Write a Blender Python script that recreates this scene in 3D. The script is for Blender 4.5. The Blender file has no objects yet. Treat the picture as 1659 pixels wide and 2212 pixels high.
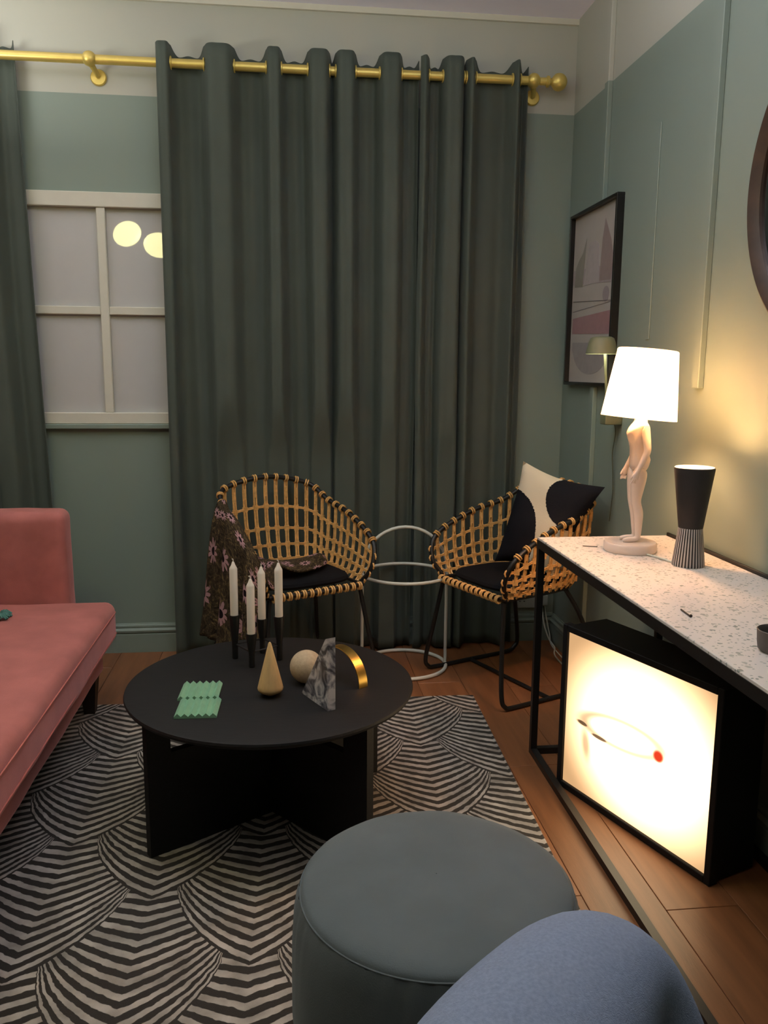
import bpy, math, random
from mathutils import Vector, Matrix, noise
random.seed(4)
PI = math.pi
# ------------------------------------------------------------------ camera
cam_data = bpy.data.cameras.new('camera'); cam = bpy.data.objects.new('camera', cam_data)
bpy.context.scene.collection.objects.link(cam); bpy.context.scene.camera = cam
F = 1790.0
cam_data.sensor_fit = 'HORIZONTAL'; cam_data.sensor_width = 36.0
cam_data.lens = F/1659*36.0; cam_data.clip_start = 0.02
RX = Vector((0.99337979, -0.1146054, 0.00788658))      # camera right in world axes
DN = Vector((-0.01148563, -0.167395, -0.985823))       # camera down
FW = Vector((0.11430082, 0.97920606, -0.16760313))     # camera forward
R = Matrix((RX, -DN, -FW)).transposed()
cam.matrix_world = Matrix.Translation((0, 0, 1.33)) @ R.to_4x4()
# ------------------------------------------------------------------ world, exposure, area lights
sc = bpy.context.scene
world = bpy.data.worlds.new('room_world'); sc.world = world; world.use_nodes = True
world.node_tree.nodes['Background'].inputs[0].default_value = (.6, .65, .7, 1)
world.node_tree.nodes['Background'].inputs[1].default_value = .02
sc.view_settings.view_transform = 'Standard'; sc.view_settings.look = 'None'
sc.view_settings.exposure = 0.0; sc.view_settings.gamma = 1.0; sc.view_settings.use_curve_mapping = False

def area_light(name, loc, rot, sx, sy, power, col):
    d = bpy.data.lights.new(name, 'AREA'); d.shape = 'RECTANGLE'; d.size = sx; d.size_y = sy
    d.energy = power; d.color = col
    o = bpy.data.objects.new(name, d); sc.collection.objects.link(o)
    o.location = loc; o.rotation_euler = rot
    return o
# fill lights added out of frame, not fittings of the room
area_light('overhead_fill_light', (-0.5, 0.3, 2.84), (0, 0, 0), 1.6, 1.2, 6, (.97, 1.0, .92))  # added soft downward fill for the ambient level
area_light('left_ceiling_fill_light', (-1.55, 2.95, 2.25), (PI, 0, 0), 0.5, 0.5, 20, (1.0, .97, .88))  # added upward fill left of frame to brighten the far ceiling, no bracket lamp
area_light('ceiling_fill_light', (0.25, 2.0, 2.42), (PI, 0, 0), 1.0, 0.8, 30, (.95, .97, .94))  # added upward fill above the frame to lift ceiling and upper walls

# ------------------------------------------------------------------ helpers
def lin(c):
    return tuple((x/255/12.92 if x/255 <= .04045 else ((x/255+.055)/1.055)**2.4) for x in c)
C = sc.collection
MATS = {}
def mat(name, rgb, rough=.6, metal=0, var=.08, scale=20, bump=0, bscale=200, sheen=0, coat=0, emis=None, estr=0, spec=.5, stretch=None, srgb=True, trans=0, sub=0):
    if name in MATS: return MATS[name]
    m = bpy.data.materials.new(name); m.use_nodes = True; nt = m.node_tree; b = nt.nodes['Principled BSDF']
    col = lin(rgb) if srgb else rgb
    tc = nt.nodes.new('ShaderNodeTexCoord'); mp = nt.nodes.new('ShaderNodeMapping')
    nt.links.new(tc.outputs['Object'], mp.inputs[0])
    if stretch: mp.inputs['Scale'].default_value = stretch
    n = nt.nodes.new('ShaderNodeTexNoise'); n.inputs['Scale'].default_value = scale; n.inputs['Detail'].default_value = 4
    nt.links.new(mp.outputs[0], n.inputs[0])
    r = nt.nodes.new('ShaderNodeValToRGB'); r.color_ramp.elements[0].position = .3; r.color_ramp.elements[1].position = .7
    r.color_ramp.elements[0].color = tuple(max(0, c*(1-var)) for c in col)+(1,)
    r.color_ramp.elements[1].color = tuple(min(1, c*(1+var)) for c in col)+(1,)
    nt.links.new(n.outputs[0], r.inputs[0]); nt.links.new(r.outputs[0], b.inputs['Base Color'])
    b.inputs['Roughness'].default_value = rough; b.inputs['Metallic'].default_value = metal
    b.inputs['Specular IOR Level'].default_value = spec
    if sheen:
        b.inputs['Sheen Weight'].default_value = sheen; b.inputs['Sheen Roughness'].default_value = .4
        b.inputs['Sheen Tint'].default_value = tuple(min(1, c*1.5+.25) for c in col)+(1,)
    if coat: b.inputs['Coat Weight'].default_value = coat; b.inputs['Coat Roughness'].default_value = .02
    if emis: b.inputs['Emission Color'].default_value = emis+(1,); b.inputs['Emission Strength'].default_value = estr
    if trans: b.inputs['Transmission Weight'].default_value = trans
    if bump:
        n2 = nt.nodes.new('ShaderNodeTexNoise'); n2.inputs['Scale'].default_value = bscale; n2.inputs['Detail'].default_value = 3
        nt.links.new(mp.outputs[0], n2.inputs[0])
        bp = nt.nodes.new('ShaderNodeBump'); bp.inputs['Strength'].default_value = bump; bp.inputs['Distance'].default_value = .002
        nt.links.new(n2.outputs[0], bp.inputs['Height']); nt.links.new(bp.outputs[0], b.inputs['Normal'])
    MATS[name] = m; return m

class MB:
    def __init__(s): s.v = []; s.f = []; s.mi = []; s.m = 0
    def add(s, vs, fs):
        o = len(s.v); s.v += [tuple(v) for v in vs]; s.f += [tuple(i+o for i in f) for f in fs]; s.mi += [s.m]*len(fs); return s
    def box(s, c, d, rz=0, M=None):
        hx, hy, hz = d[0]/2, d[1]/2, d[2]/2; vs = []
        for z in (-hz, hz):
            for x, y in ((-hx, -hy), (hx, -hy), (hx, hy), (-hx, hy)):
                p = Vector((x, y, z))
                if M is not None: p = M @ p
                elif rz: p = Matrix.Rotation(rz, 3, 'Z') @ p
                vs.append(p+Vector(c))
        return s.add(vs, [(3, 2, 1, 0), (4, 5, 6, 7), (0, 1, 5, 4), (1, 2, 6, 5), (2, 3, 7, 6), (3, 0, 4, 7)])
    def bbox(s, c, d, bv=.01, rz=0, seg=3, M=None):     # box with rounded edges
        import bmesh
        bm = bmesh.new(); bmesh.ops.create_cube(bm, size=1)
        for v in bm.verts: v.co = Vector((v.co.x*d[0], v.co.y*d[1], v.co.z*d[2]))
        bmesh.ops.bevel(bm, geom=bm.edges[:], offset=bv, segments=seg, profile=.5, affect='EDGES')
        MM = M if M is not None else Matrix.Rotation(rz, 3, 'Z')
        bm.verts.index_update()
        s.add([MM @ v.co + Vector(c) for v in bm.verts], [[v.index for v in f.verts] for f in bm.faces]); bm.free(); return s
    def tube(s, pts, r, seg=8, closed=False, sq=False):
        pts = [Vector(p) for p in pts]; n = len(pts); vs = []; fs = []
        if sq: seg = 4
        rr = r if isinstance(r, (list, tuple)) else [r]*n
        def tang(i):
            a = pts[(i-1) % n] if (closed or i > 0) else pts[i]; b = pts[(i+1) % n] if (closed or i < n-1) else pts[i]
            return (b-a).normalized()
        t0 = tang(0); up = Vector((0, 0, 1)) if abs(t0.z) < .9 else Vector((1, 0, 0))
        nn = (up - t0*up.dot(t0)).normalized()
        for i in range(n):
            t = tang(i); nn = (nn - t*nn.dot(t)).normalized(); bb = t.cross(nn)
            for k in range(seg):
                a = 2*PI*k/seg + (PI/4 if sq else 0)
                q = 1.41421356 if sq else 1
                vs.append(pts[i]+(nn*math.cos(a)+bb*math.sin(a))*rr[i]*q)
        m = n if closed else n-1
        for i in range(m):
            for k in range(seg):
                a = i*seg+k; b = i*seg+(k+1) % seg; c = ((i+1) % n)*seg+(k+1) % seg; d = ((i+1) % n)*seg+k
                fs.append((a, b, c, d))
        if not closed: fs.append(tuple(range(seg))[::-1]); fs.append(tuple((n-1)*seg+k for k in range(seg)))
        return s.add(vs, fs)
    def lathe(s, prof, seg=32, c=(0, 0, 0), M=None):
        vs = []; fs = []
        for r, z in prof:
            for k in range(seg):
                a = 2*PI*k/seg; p = Vector((r*math.cos(a), r*math.sin(a), z))
                if M is not None: p = M @ p
                vs.append(p+Vector(c))
        for i in range(len(prof)-1):
            for k in range(seg):
                fs.append((i*seg+k, i*seg+(k+1) % seg, (i+1)*seg+(k+1) % seg, (i+1)*seg+k))
        if prof[0][0] > 1e-6: fs.append(tuple(range(seg))[::-1])
        if prof[-1][0] > 1e-6: fs.append(tuple((len(prof)-1)*seg+k for k in range(seg)))
        return s.add(vs, fs)
    def prism(s, poly, z0, z1, M=None, c=(0, 0, 0)):
        n = len(poly); vs = []
        for z in (z0, z1):
            for x, y in poly:
                p = Vector((x, y, z)); p = M @ p if M is not None else p; vs.append(p+Vector(c))
        fs = [tuple(range(n))[::-1], tuple(range(n, 2*n))]+[(i, (i+1) % n, n+(i+1) % n, n+i) for i in range(n)]
        return s.add(vs, fs)
    def grid(s, rows, closed=False):
        h = len(rows); w = len(rows[0]); vs = [p for r in rows for p in r]; fs = []
        for i in range(h-1):
            for j in range(w if closed else w-1):
                fs.append((i*w+j, i*w+(j+1) % w, (i+1)*w+(j+1) % w, (i+1)*w+j))
        return s.add(vs, fs)
    def build(s, name, m, parent=None, smooth=True, loc=None, solid=0, sub=0, angle=40):
        me = bpy.data.meshes.new(name); me.from_pydata(s.v, [], s.f)
        ms = m if isinstance(m, (list, tuple)) else [m]
        for x in ms: me.materials.append(x)
        if len(ms) > 1: me.polygons.foreach_set('material_index', s.mi)
        import bmesh
        bm = bmesh.new(); bm.from_mesh(me); bmesh.ops.recalc_face_normals(bm, faces=bm.faces[:])
        if smooth:
            for f in bm.faces: f.smooth = True
            for e in bm.edges:
                if len(e.link_faces) == 2 and e.calc_face_angle(0) > math.radians(angle): e.smooth = False
        bm.to_mesh(me); bm.free()
        o = bpy.data.objects.new(name, me); C.objects.link(o)
        if parent: o.parent = parent
        if loc: o.location = loc
        if solid: md = o.modifiers.new('thickness', 'SOLIDIFY'); md.thickness = solid; md.offset = 0
        if sub: md = o.modifiers.new('smooth', 'SUBSURF'); md.levels = sub; md.render_levels = sub
        return o
def tag(o, label=None, cat=None, group=None, kind=None):
    if label: o['label'] = label
    if cat: o['category'] = cat
    if group: o['group'] = group
    if kind: o['kind'] = kind
    return o
def thing(name, loc, label, cat, rz=0, group=None):
    o = bpy.data.objects.new(name, None); C.objects.link(o); o.location = loc; o.rotation_euler = (0, 0, rz)
    o.empty_display_size = .05
    return tag(o, label, cat, group)
def copy_tree(o, parent=None):
    c = o.copy(); C.objects.link(c); c.parent = parent
    for ch in list(o.children): copy_tree(ch, c)
    return c
def cr(P, n=8, closed=False):
    P = [Vector(p) for p in P]; out = []; N = len(P)
    for i in range(N if closed else N-1):
        if closed: p0, p1, p2, p3 = P[i-1], P[i], P[(i+1) % N], P[(i+2) % N]
        else: p0, p1, p2, p3 = P[max(i-1, 0)], P[i], P[i+1], P[min(i+2, N-1)]
        for k in range(n):
            t = k/n
            out.append(.5*((2*p1)+(-p0+p2)*t+(2*p0-5*p1+4*p2-p3)*t*t+(-p0+3*p1-3*p2+p3)*t**3))
    if not closed: out.append(P[-1])
    return out
def skin(name, nodes, edges, m, parent=None, sub=2, root=0, scale=1, loc=(0, 0, 0), rz=0):
    me = bpy.data.meshes.new(name); me.from_pydata([Vector(n[0])*scale for n in nodes], edges, [])
    o = bpy.data.objects.new(name, me); C.objects.link(o)
    md = o.modifiers.new('skin', 'SKIN'); md.use_smooth_shade = True
    for i, n in enumerate(nodes):
        r = n[1] if isinstance(n[1], tuple) else (n[1], n[1])
        me.skin_vertices[0].data[i].radius = (r[0]*scale, r[1]*scale); me.skin_vertices[0].data[i].use_root = (i == root)
    s = o.modifiers.new('smooth', 'SUBSURF'); s.levels = sub; s.render_levels = sub
    bpy.context.view_layer.update()
    dg = bpy.context.evaluated_depsgraph_get()
    nm = bpy.data.meshes.new_from_object(o.evaluated_get(dg)); bpy.data.objects.remove(o)
    nm.materials.clear(); nm.materials.append(m)
    for p in nm.polygons: p.use_smooth = True
    o = bpy.data.objects.new(name, nm); C.objects.link(o); o.location = loc; o.rotation_euler = (0, 0, rz)
    if parent: o.parent = parent
    return o

# ------------------------------------------------------------------ materials
XR, YB, ZC = 1.315, 3.905, 2.885
def wall_mat():
    m = bpy.data.materials.new('two_tone_wall_paint'); m.use_nodes = True; nt = m.node_tree; b = nt.nodes['Principled BSDF']
    g = nt.nodes.new('ShaderNodeNewGeometry'); sp = nt.nodes.new('ShaderNodeSeparateXYZ'); nt.links.new(g.outputs['Position'], sp.inputs[0])
    gt = nt.nodes.new('ShaderNodeMath'); gt.operation = 'GREATER_THAN'; gt.inputs[1].default_value = 2.487
    nt.links.new(sp.outputs[2], gt.inputs[0])
    mx = nt.nodes.new('ShaderNodeMix'); mx.data_type = 'RGBA'; mx.inputs['A'].default_value = lin((127, 142, 132))+(1,)
    mx.inputs['B'].default_value = lin((176, 177, 165))+(1,)
    nt.links.new(gt.outputs[0], mx.inputs['Factor']); nt.links.new(mx.outputs['Result'], b.inputs['Base Color'])
    b.inputs['Roughness'].default_value = .55
    n = nt.nodes.new('ShaderNodeTexNoise'); n.inputs['Scale'].default_value = 180
    bp = nt.nodes.new('ShaderNodeBump'); bp.inputs['Strength'].default_value = .08; bp.inputs['Distance'].default_value = .001
    nt.links.new(g.outputs['Position'], n.inputs[0]); nt.links.new(n.outputs[0], bp.inputs['Height']); nt.links.new(bp.outputs[0], b.inputs['Normal'])
    return m
M_wall = wall_mat()
M_green = mat('green_wall_paint', (127, 142, 132), .5, var=.02)
M_ceil = mat('white_ceiling_paint', (240, 238, 255), .8, var=.01)
M_white = mat('white_painted_wood', (205, 203, 188), .5, var=.02)
M_black = mat('black_painted_steel', (20, 20, 20), .45, var=.1)
M_blackwood = mat('black_stained_oak', (21, 20, 20), .6, var=.35, scale=14, stretch=(1, 14, 14), spec=.3)
M_rattan = mat('honey_rattan', (222, 172, 104), .5, var=.22, scale=60)
M_seatfab = mat('black_seat_fabric', (20, 20, 23), .9, bump=.4, bscale=500, sheen=.05, spec=.1)
M_brass = mat('brushed_brass', (196, 160, 84), .33, 1, var=.06)
M_rod = mat('satin_gold_rod', (224, 200, 112), .38, .6, var=.05)
M_tubew = mat('white_powder_coated_tube', (206, 208, 198), .4, var=.03)
M_wax = mat('white_candle_wax', (226, 216, 200), .45, var=.02)
M_plastic = mat('white_plastic', (200, 205, 195), .4, var=.01)

# ------------------------------------------------------------------ the setting
def wood_mat():
    m = mat('oiled_oak_boards', (132, 86, 54), .38, var=.22, scale=3.2, stretch=(9, .8, 1), bump=.12, bscale=60)
    nt = m.node_tree; b = nt.nodes['Principled BSDF']; oi = nt.nodes.new('ShaderNodeObjectInfo')
    hs = nt.nodes.new('ShaderNodeHueSaturation'); mr = nt.nodes.new('ShaderNodeMapRange'); mr.inputs[3].default_value = .84; mr.inputs[4].default_value = 1.06
    nt.links.new(oi.outputs['Random'], mr.inputs[0]); nt.links.new(mr.outputs[0], hs.inputs['Value'])
    l = b.inputs['Base Color'].links[0]; src = l.from_socket; nt.links.remove(l); nt.links.new(src, hs.inputs['Color']); nt.links.new(hs.outputs[0], b.inputs['Base Color'])
    return m
M_wood = wood_mat()
M_gap = mat('dark_floor_gap', (48, 30, 20), .9)
XL, YF = -3.0, -2.0
fl = MB().box(((XL+XR)/2, (YF+YB)/2, -.035), (XR-XL, YB-YF, .05)).build('floor', M_gap); tag(fl, kind='structure')
pm = {}
x = XR; row = 0
while x > XL+.01:
    w = min(.192, x-XL); y = YF - (row*.71 % 1.5)
    while y < YB:
        y0, y1 = max(y, YF), min(y+1.5, YB)
        if y1-y0 > .02:
            key = (round(w, 3), round(y1-y0, 3))
            if key not in pm:
                o = MB().bbox((0, 0, 0), (w-.0015, y1-y0-.0015, .012), .0012, seg=1).build('plank', M_wood, fl, smooth=False); pm[key] = o.data
            else:
                o = bpy.data.objects.new('plank', pm[key]); C.objects.link(o); o.parent = fl
            o.location = (x-w/2, (y0+y1)/2, -.006)
        y += 1.5
    x -= .192; row += 1
tag(MB().box(((XL+XR)/2, (YF+YB)/2, ZC+.05), (XR-XL+.4, YB-YF+.4, .1)).build('ceiling', M_ceil), kind='structure')
wb = MB(); WX0, WX1, WZ0, WZ1 = -1.24, -.36, 1.085, 2.085
T = .12
wb.box(((XL+WX0)/2, YB+T/2, ZC/2), (WX0-XL, T, ZC)); wb.box(((XR+WX1)/2, YB+T/2, ZC/2), (XR-WX1, T, ZC))
wb.box(((WX0+WX1)/2, YB+T/2, WZ0/2), (WX1-WX0, T, WZ0)); wb.box(((WX0+WX1)/2, YB+T/2, (WZ1+ZC)/2), (WX1-WX0, T, ZC-WZ1))
tag(wb.build('wall_back', M_wall, smooth=False), kind='structure')
tag(MB().box((XR+T/2, (YF+YB)/2, ZC/2), (T, YB-YF+2*T, ZC)).build('wall_right', M_wall, smooth=False), kind='structure')
tag(MB().box((XL-T/2, (YF+YB)/2, ZC/2), (T, YB-YF+2*T, ZC)).build('wall_left', M_wall, smooth=False), kind='structure')
tag(MB().box(((XL+XR)/2, YF-T/2, ZC/2), (XR-XL, T, ZC)).build('wall_front', M_wall, smooth=False), kind='structure')
# baseboards: plain board with two raised beads
def baseboard(name, p0, p1, nrm):
    prof = [(0, 0), (.018, 0), (.018, .088), (.012, .093), (.020, .099), (.022, .108), (.014, .114), (.010, .118), (.013, .124), (.012, .131), (.006, .135), (.004, .140), (0, .140)]
    rows = [[Vector((p[0], p[1], 0))+Vector((nrm[0]*a, nrm[1]*a, z)) for a, z in prof] for p in (p0, p1)]
    tag(MB().grid(rows, closed=True).build(name, M_green, smooth=False), kind='structure')
baseboard('baseboard_back', (XL, YB), (XR, YB), (0, -1))
baseboard('baseboard_right', (XR, YF), (XR, YB-.022), (-1, 0))
tag(MB().box(((XL+XR)/2, YB-.008, ZC-.012), (XR-XL, .016, .024)).build('trim_1', M_white, smooth=False), kind='structure')
def strip(name, y, w, z0, z1, d=.012):
    tag(MB().bbox((XR-d/2, y, (z0+z1)/2), (d, w, z1-z0), .002, seg=1).build(name, M_wall, smooth=False), kind='structure')
strip('trim_2', 2.552, .045, 1.284, ZC, .02)
strip('trim_3', 3.462, .04, .141, 1.27, .02)
strip('trim_5', 3.462, .04, 2.03, ZC, .02)
strip('trim_4', 2.97, .03, 1.45, 2.2, .004)
# window: white painted frame with four glossy panes
wr = bpy.data.objects.new('window_1', None); C.objects.link(wr); tag(wr, kind='structure')
fr = MB(); cz = (WZ0+WZ1)/2; mx = -.80
def fb(x0, x1, z0, z1, y0=YB-.02, y1=YB+.03): fr.bbox(((x0+x1)/2, (y0+y1)/2, (z0+z1)/2), (x1-x0, y1-y0, z1-z0), .003, seg=1)
fb(WX0-.0, WX1+.0, WZ1-.062, WZ1+.001); fb(WX0, WX1, WZ0-.001, WZ0+.05); fb(WX0, WX0+.05, WZ0+.05, WZ1-.062); fb(WX1-.05, WX1, WZ0+.05, WZ1-.062)
fr.build('window_frame', M_white, wr, smooth=False)
fr = MB(); fb(mx-.019, mx+.019, WZ0+.05, WZ1-.062, YB-.014); fr.build('mullion', M_white, wr, smooth=False)
fr = MB(); fb(WX0+.05, mx-.019, 1.567, 1.603, YB-.012); fr.build('transom', M_white, wr, smooth=False)
fr = MB(); fb(mx+.019, WX1-.05, 1.567, 1.603, YB-.012); fr.build('transom', M_white, wr, smooth=False)
MB().bbox(((WX0+WX1)/2, YB-.016, WZ0-.012), (WX1-WX0+.02, .032, .022), .003, seg=1).build('window_sill', M_green, wr, smooth=False)
M_pane = mat('glazed_white_pane', (188, 188, 186), .5, var=.01, coat=1)
for x0, x1 in ((WX0+.05, mx-.019), (mx+.019, WX1-.05)):
    for z0, z1 in ((WZ0+.05, 1.567), (1.603, WZ1-.062)):
        MB().box(((x0+x1)/2, YB+.014, (z0+z1)/2), (x1-x0+.01, .006, z1-z0+.01)).build('pane', M_pane, wr, smooth=False)
# ------------------------------------------------------------------ curtain pole
RZ, RY = 2.598, 3.825
t = thing('curtain_pole', (0, RY, RZ), 'gold metal curtain pole with ball finial above the window', 'curtain pole')
MB().tube([(-1.9, 0, 0), (1.10, 0, 0)], .0185, 16).build('pole', M_rod, t)
MX = Matrix.Rotation(PI/2, 3, 'Y')
MB().lathe([(.0, -.075), (.012, -.075), (.016, -.06), (.016, -.012), (.024, -.008), (.024, 0), (.016, .004), (.014, .012)] +
           [(.037*math.sin(a), .046-.037*math.cos(a)) for a in [i*PI/12 for i in range(4, 12)]]+[(0, .083)], 24, (1.165, 0, 0), MX).build('finial', M_rod, t)
MB().lathe([(0, 1.085-1.1), (.02, -.012), (.03, 0), (.031, .012), (.026, .028), (.017, .034), (0, .034)], 24, (1.085, 0, 0), MX).build('end_collar', M_rod, t)
for bx in (-.80, 1.095):
    m = MB()
    m.lathe([(.014*0, -.03)]+[(.03*math.sin(a), -.03*math.cos(a)) for a in [i*PI/10 for i in range(1, 10)]]+[(0, .03)], 20, (bx, -.006, .0))
    m.tube([(bx, 0, -.01), (bx+.014, .04, -.035), (bx+.018, .062, -.045)], [.014, .011, .011], 10)
    m.lathe([(0, -.012), (.030, -.010), (.034, -.004), (.034, .0)], 20, (bx+.018, .077, -.047), Matrix.Rotation(-PI/2, 3, 'X'))
    m.build('bracket', M_rod, t)
# ------------------------------------------------------------------ curtains
M_curt = mat('dark_green_velvet', (80, 88, 81), .75, var=.05, scale=5, bump=.2, bscale=420, sheen=.15, spec=.12)
def curtain(cross, x_start, x_end, front0, label, seed, z_bot=.012, flare=0, ztop=2.668, spread=0):
    """cross: x of each eyelet crossing; fabric alternates in front of and behind the pole"""
    rnd = random.Random(seed)
    t = thing('curtain', (0, RY, 0), label, 'curtain', group=None)
    pts = []; side = -1 if front0 else 1
    xs = [x_start]+list(cross)+[x_end]
    for i in range(len(xs)-1):
        a, b = xs[i], xs[i+1]; w = b-a
        if i > 0: pts.append((a, 0))
        amp = (.052 if side < 0 else .045)*(.75+.25*min(1, w/.12))
        if w > .05:
            pts.append((a+w*.18, side*amp*.9)); pts.append((a+w*.5, side*amp*(1.0 if side < 0 else .8))); pts.append((b-w*.18, side*amp*.9))
        else: pts.append(((a+b)/2, side*amp))
        side = -side
    pts = [(x_start, (-.02 if front0 else .02))]+pts+[(x_end, pts[-1][1]*.3)]
    prof = cr([(p[0], p[1], 0) for p in pts], 6)
    N = len(prof); rows = []; NR = 56
    ph = [rnd.uniform(0, 6.28) for _ in range(6)]
    for r in range(NR+1):
        h = r/NR; z0 = ztop+(z_bot-ztop)*h; row = []
        e = min(1, max(0, (h-.03)/.6)); e = e*e*(3-2*e)
        for j, p in enumerate(prof):
            u = (p.x-x_start)/(x_end-x_start)
            nx = noise.noise(Vector((p.x*5+seed, h*1.6, 1)))*.016*e+noise.noise(Vector((p.x*16+seed, h*1.3, 4)))*.008*e
            am = 1.02-.10*e+noise.noise(Vector((p.x*7, h*1.2, seed)))*.35*e
            yy = p.y*am + noise.noise(Vector((p.x*22+seed*3, h*.8, 7)))*.012*e + noise.noise(Vector((p.x*30, h*9, seed)))*.0015
            lim = -.078
            if z0 < 1.3:
                sx_ = min(1, max(0, (p.x+.40)/.12)); ex_ = min(1, max(0, (.86-p.x)/.1)); md = min(1, max(0, (.34-p.x)/.1))
                lim += (.052+.038*md)*min(1, (1.3-z0)/.35)*min(sx_, ex_)
            yy = max(lim, min(.068, yy))
            xx = p.x+nx+flare*h*(u if flare > 0 else 1-u)+spread*h*(u-.5)
            dz = (.014*math.cos(p.y*40) if r < 3 else 0)*(1-r/3)
            zz = z0+(-.035*(max(0, p.y)/.045)*(1-r/4) if r < 4 else 0)
            row.append(Vector((xx, yy, zz)))
        rows.append(row)
    MB().grid(rows).build('fabric', M_curt, t, solid=.003, angle=180)
    for c in cross:
        ring = [(c+.004*0, .024*math.cos(a)*.98, RZ-.0+.024*math.sin(a)) for a in [i*2*PI/16 for i in range(16)]]
        MB().tube(ring, .004, 6, closed=True).build('eyelet', M_rod, t)
    return t
curtain([-.470, -.333, -.207, -.073, -.009, .103, .196, .222, .308, .412, .508], -.527, .585, True,
        'wide dark green velvet curtain hanging behind the left rattan chair', 3)
curtain([.628, .689, .783, .793, .836, 1.0, 1.035], .59, 1.075, True,
        'narrow dark green velvet curtain beside the right end of the pole', 8)
curtain([-1.62, -1.52, -1.40, -1.30, -1.20], -1.68, -1.105, True,
        'dark green velvet curtain at the left edge behind the pink sofa', 5, flare=.055)
# ------------------------------------------------------------------ rug
def rug_mat():
    m = bpy.data.materials.new('scalloped_stripe_pile'); m.use_nodes = True; nt = m.node_tree; b = nt.nodes['Principled BSDF']
    def N(op, a, bb=None, c=None):
        n = nt.nodes.new('ShaderNodeMath'); n.operation = op
        for i, v in enumerate((a, bb, c)):
            if v is None: continue
            if isinstance(v, (int, float)): n.inputs[i].default_value = v
            else: nt.links.new(v, n.inputs[i])
        return n.outputs[0]
    g = nt.nodes.new('ShaderNodeNewGeometry')
    nz = nt.nodes.new('ShaderNodeTexNoise'); nz.inputs['Scale'].default_value = 38; nz.inputs['Detail'].default_value = 2
    nt.links.new(g.outputs['Position'], nz.inputs[0])
    sub = nt.nodes.new('ShaderNodeVectorMath'); sub.operation = 'SUBTRACT'; sub.inputs[1].default_value = (.5, .5, .5); nt.links.new(nz.outputs['Color'], sub.inputs[0])
    scl = nt.nodes.new('ShaderNodeVectorMath'); scl.operation = 'SCALE'; scl.inputs['Scale'].default_value = .011; nt.links.new(sub.outputs[0], scl.inputs[0])
    ad = nt.nodes.new('ShaderNodeVectorMath'); ad.operation = 'ADD'; nt.links.new(g.outputs['Position'], ad.inputs[0]); nt.links.new(scl.outputs[0], ad.inputs[1])
    sp = nt.nodes.new('ShaderNodeSeparateXYZ'); nt.links.new(ad.outputs[0], sp.inputs[0])
    X = N('ADD', sp.outputs[0], N('MULTIPLY', N('SUBTRACT', sp.outputs[1], 2.0), -.03)); Y = sp.outputs[1]
    W, Pp, Rr, K = .53, .53, .205, .60
    def family(x0, y0):
        u = N('SUBTRACT', N('FLOORED_MODULO', N('ADD', X, -x0+W/2), W), W/2)
        ab = N('ABSOLUTE', u); au = N('MINIMUM', ab, Rr-.0008); outside = N('MULTIPLY', N('GREATER_THAN', ab, Rr), 10)
        Cc = N('SUBTRACT', Rr, N('SQRT', N('SUBTRACT', Rr*Rr, N('MULTIPLY', au, au))))
        G = N('ADD', N('MULTIPLY', au, K), Cc)
        t0 = N('FLOORED_MODULO', N('SUBTRACT', N('SUBTRACT', Y, G), y0), Pp)
        T = N('DIVIDE', t0, N('SUBTRACT', 1, N('ADD', N('MULTIPLY', Cc, 2.2), N('MULTIPLY', au, .55))))
        return T, N('ADD', N('ADD', t0, G), outside)
    T1, d1 = family(-.09, 2.215); T2, d2 = family(-.355, 1.95)
    pick = N('LESS_THAN', d1, d2)
    T = N('ADD', N('MULTIPLY', pick, T1), N('MULTIPLY', N('SUBTRACT', 1, pick), T2))
    fr = N('FRACT', N('DIVIDE', N('ADD', T, -.004), .0425))
    tri = N('ABSOLUTE', N('SUBTRACT', fr, .5))
    stripe = nt.nodes.new('ShaderNodeMapRange'); stripe.interpolation_type = 'SMOOTHSTEP'
    nt.links.new(tri, stripe.inputs[0]); stripe.inputs[1].default_value = .265; stripe.inputs[2].default_value = .215; stripe.inputs[3].default_value = 0; stripe.inputs[4].default_value = 1
    s = stripe.outputs[0]
    mx = nt.nodes.new('ShaderNodeMix'); mx.data_type = 'RGBA'
    mx.inputs['A'].default_value = lin((42, 38, 34))+(1,)
    n3 = nt.nodes.new('ShaderNodeTexNoise'); n3.inputs['Scale'].default_value = 14; n3.inputs['Detail'].default_value = 5; nt.links.new(g.outputs['Position'], n3.inputs[0])
    r3 = nt.nodes.new('ShaderNodeValToRGB'); r3.color_ramp.elements[0].position = .3; r3.color_ramp.elements[1].position = .72
    r3.color_ramp.elements[0].color = lin((128, 122, 114))+(1,); r3.color_ramp.elements[1].color = lin((186, 178, 168))+(1,)
    nt.links.new(n3.outputs[0], r3.inputs[0]); nt.links.new(r3.outputs[0], mx.inputs['B']); nt.links.new(s, mx.inputs['Factor'])
    nt.links.new(mx.outputs['Result'], b.inputs['Base Color'])
    b.inputs['Roughness'].default_value = .7; b.inputs['Sheen Weight'].default_value = .15; b.inputs['Specular IOR Level'].default_value = .2
    n4 = nt.nodes.new('ShaderNodeTexNoise'); n4.inputs['Scale'].default_value = 500; nt.links.new(g.outputs['Position'], n4.inputs[0])
    h = N('ADD', s, N('MULTIPLY', n4.outputs[0], .4))
    bp = nt.nodes.new('ShaderNodeBump'); bp.inputs['Strength'].default_value = .5; bp.inputs['Distance'].default_value = .004
    nt.links.new(h, bp.inputs['Height']); nt.links.new(bp.outputs[0], b.inputs['Normal'])
    return m
rug = MB().bbox((0, 0, .006), (2.25, 2.62, .012), .004, seg=2).build('rug', rug_mat(), smooth=False)
rug.rotation_euler = (0, 0, math.radians(-1.6)); rug.location = (-.41, 1.915, 0)
tag(rug, 'black and silver scallop-patterned rug on the wooden floor', 'rug')
RUGZ = .012
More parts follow.
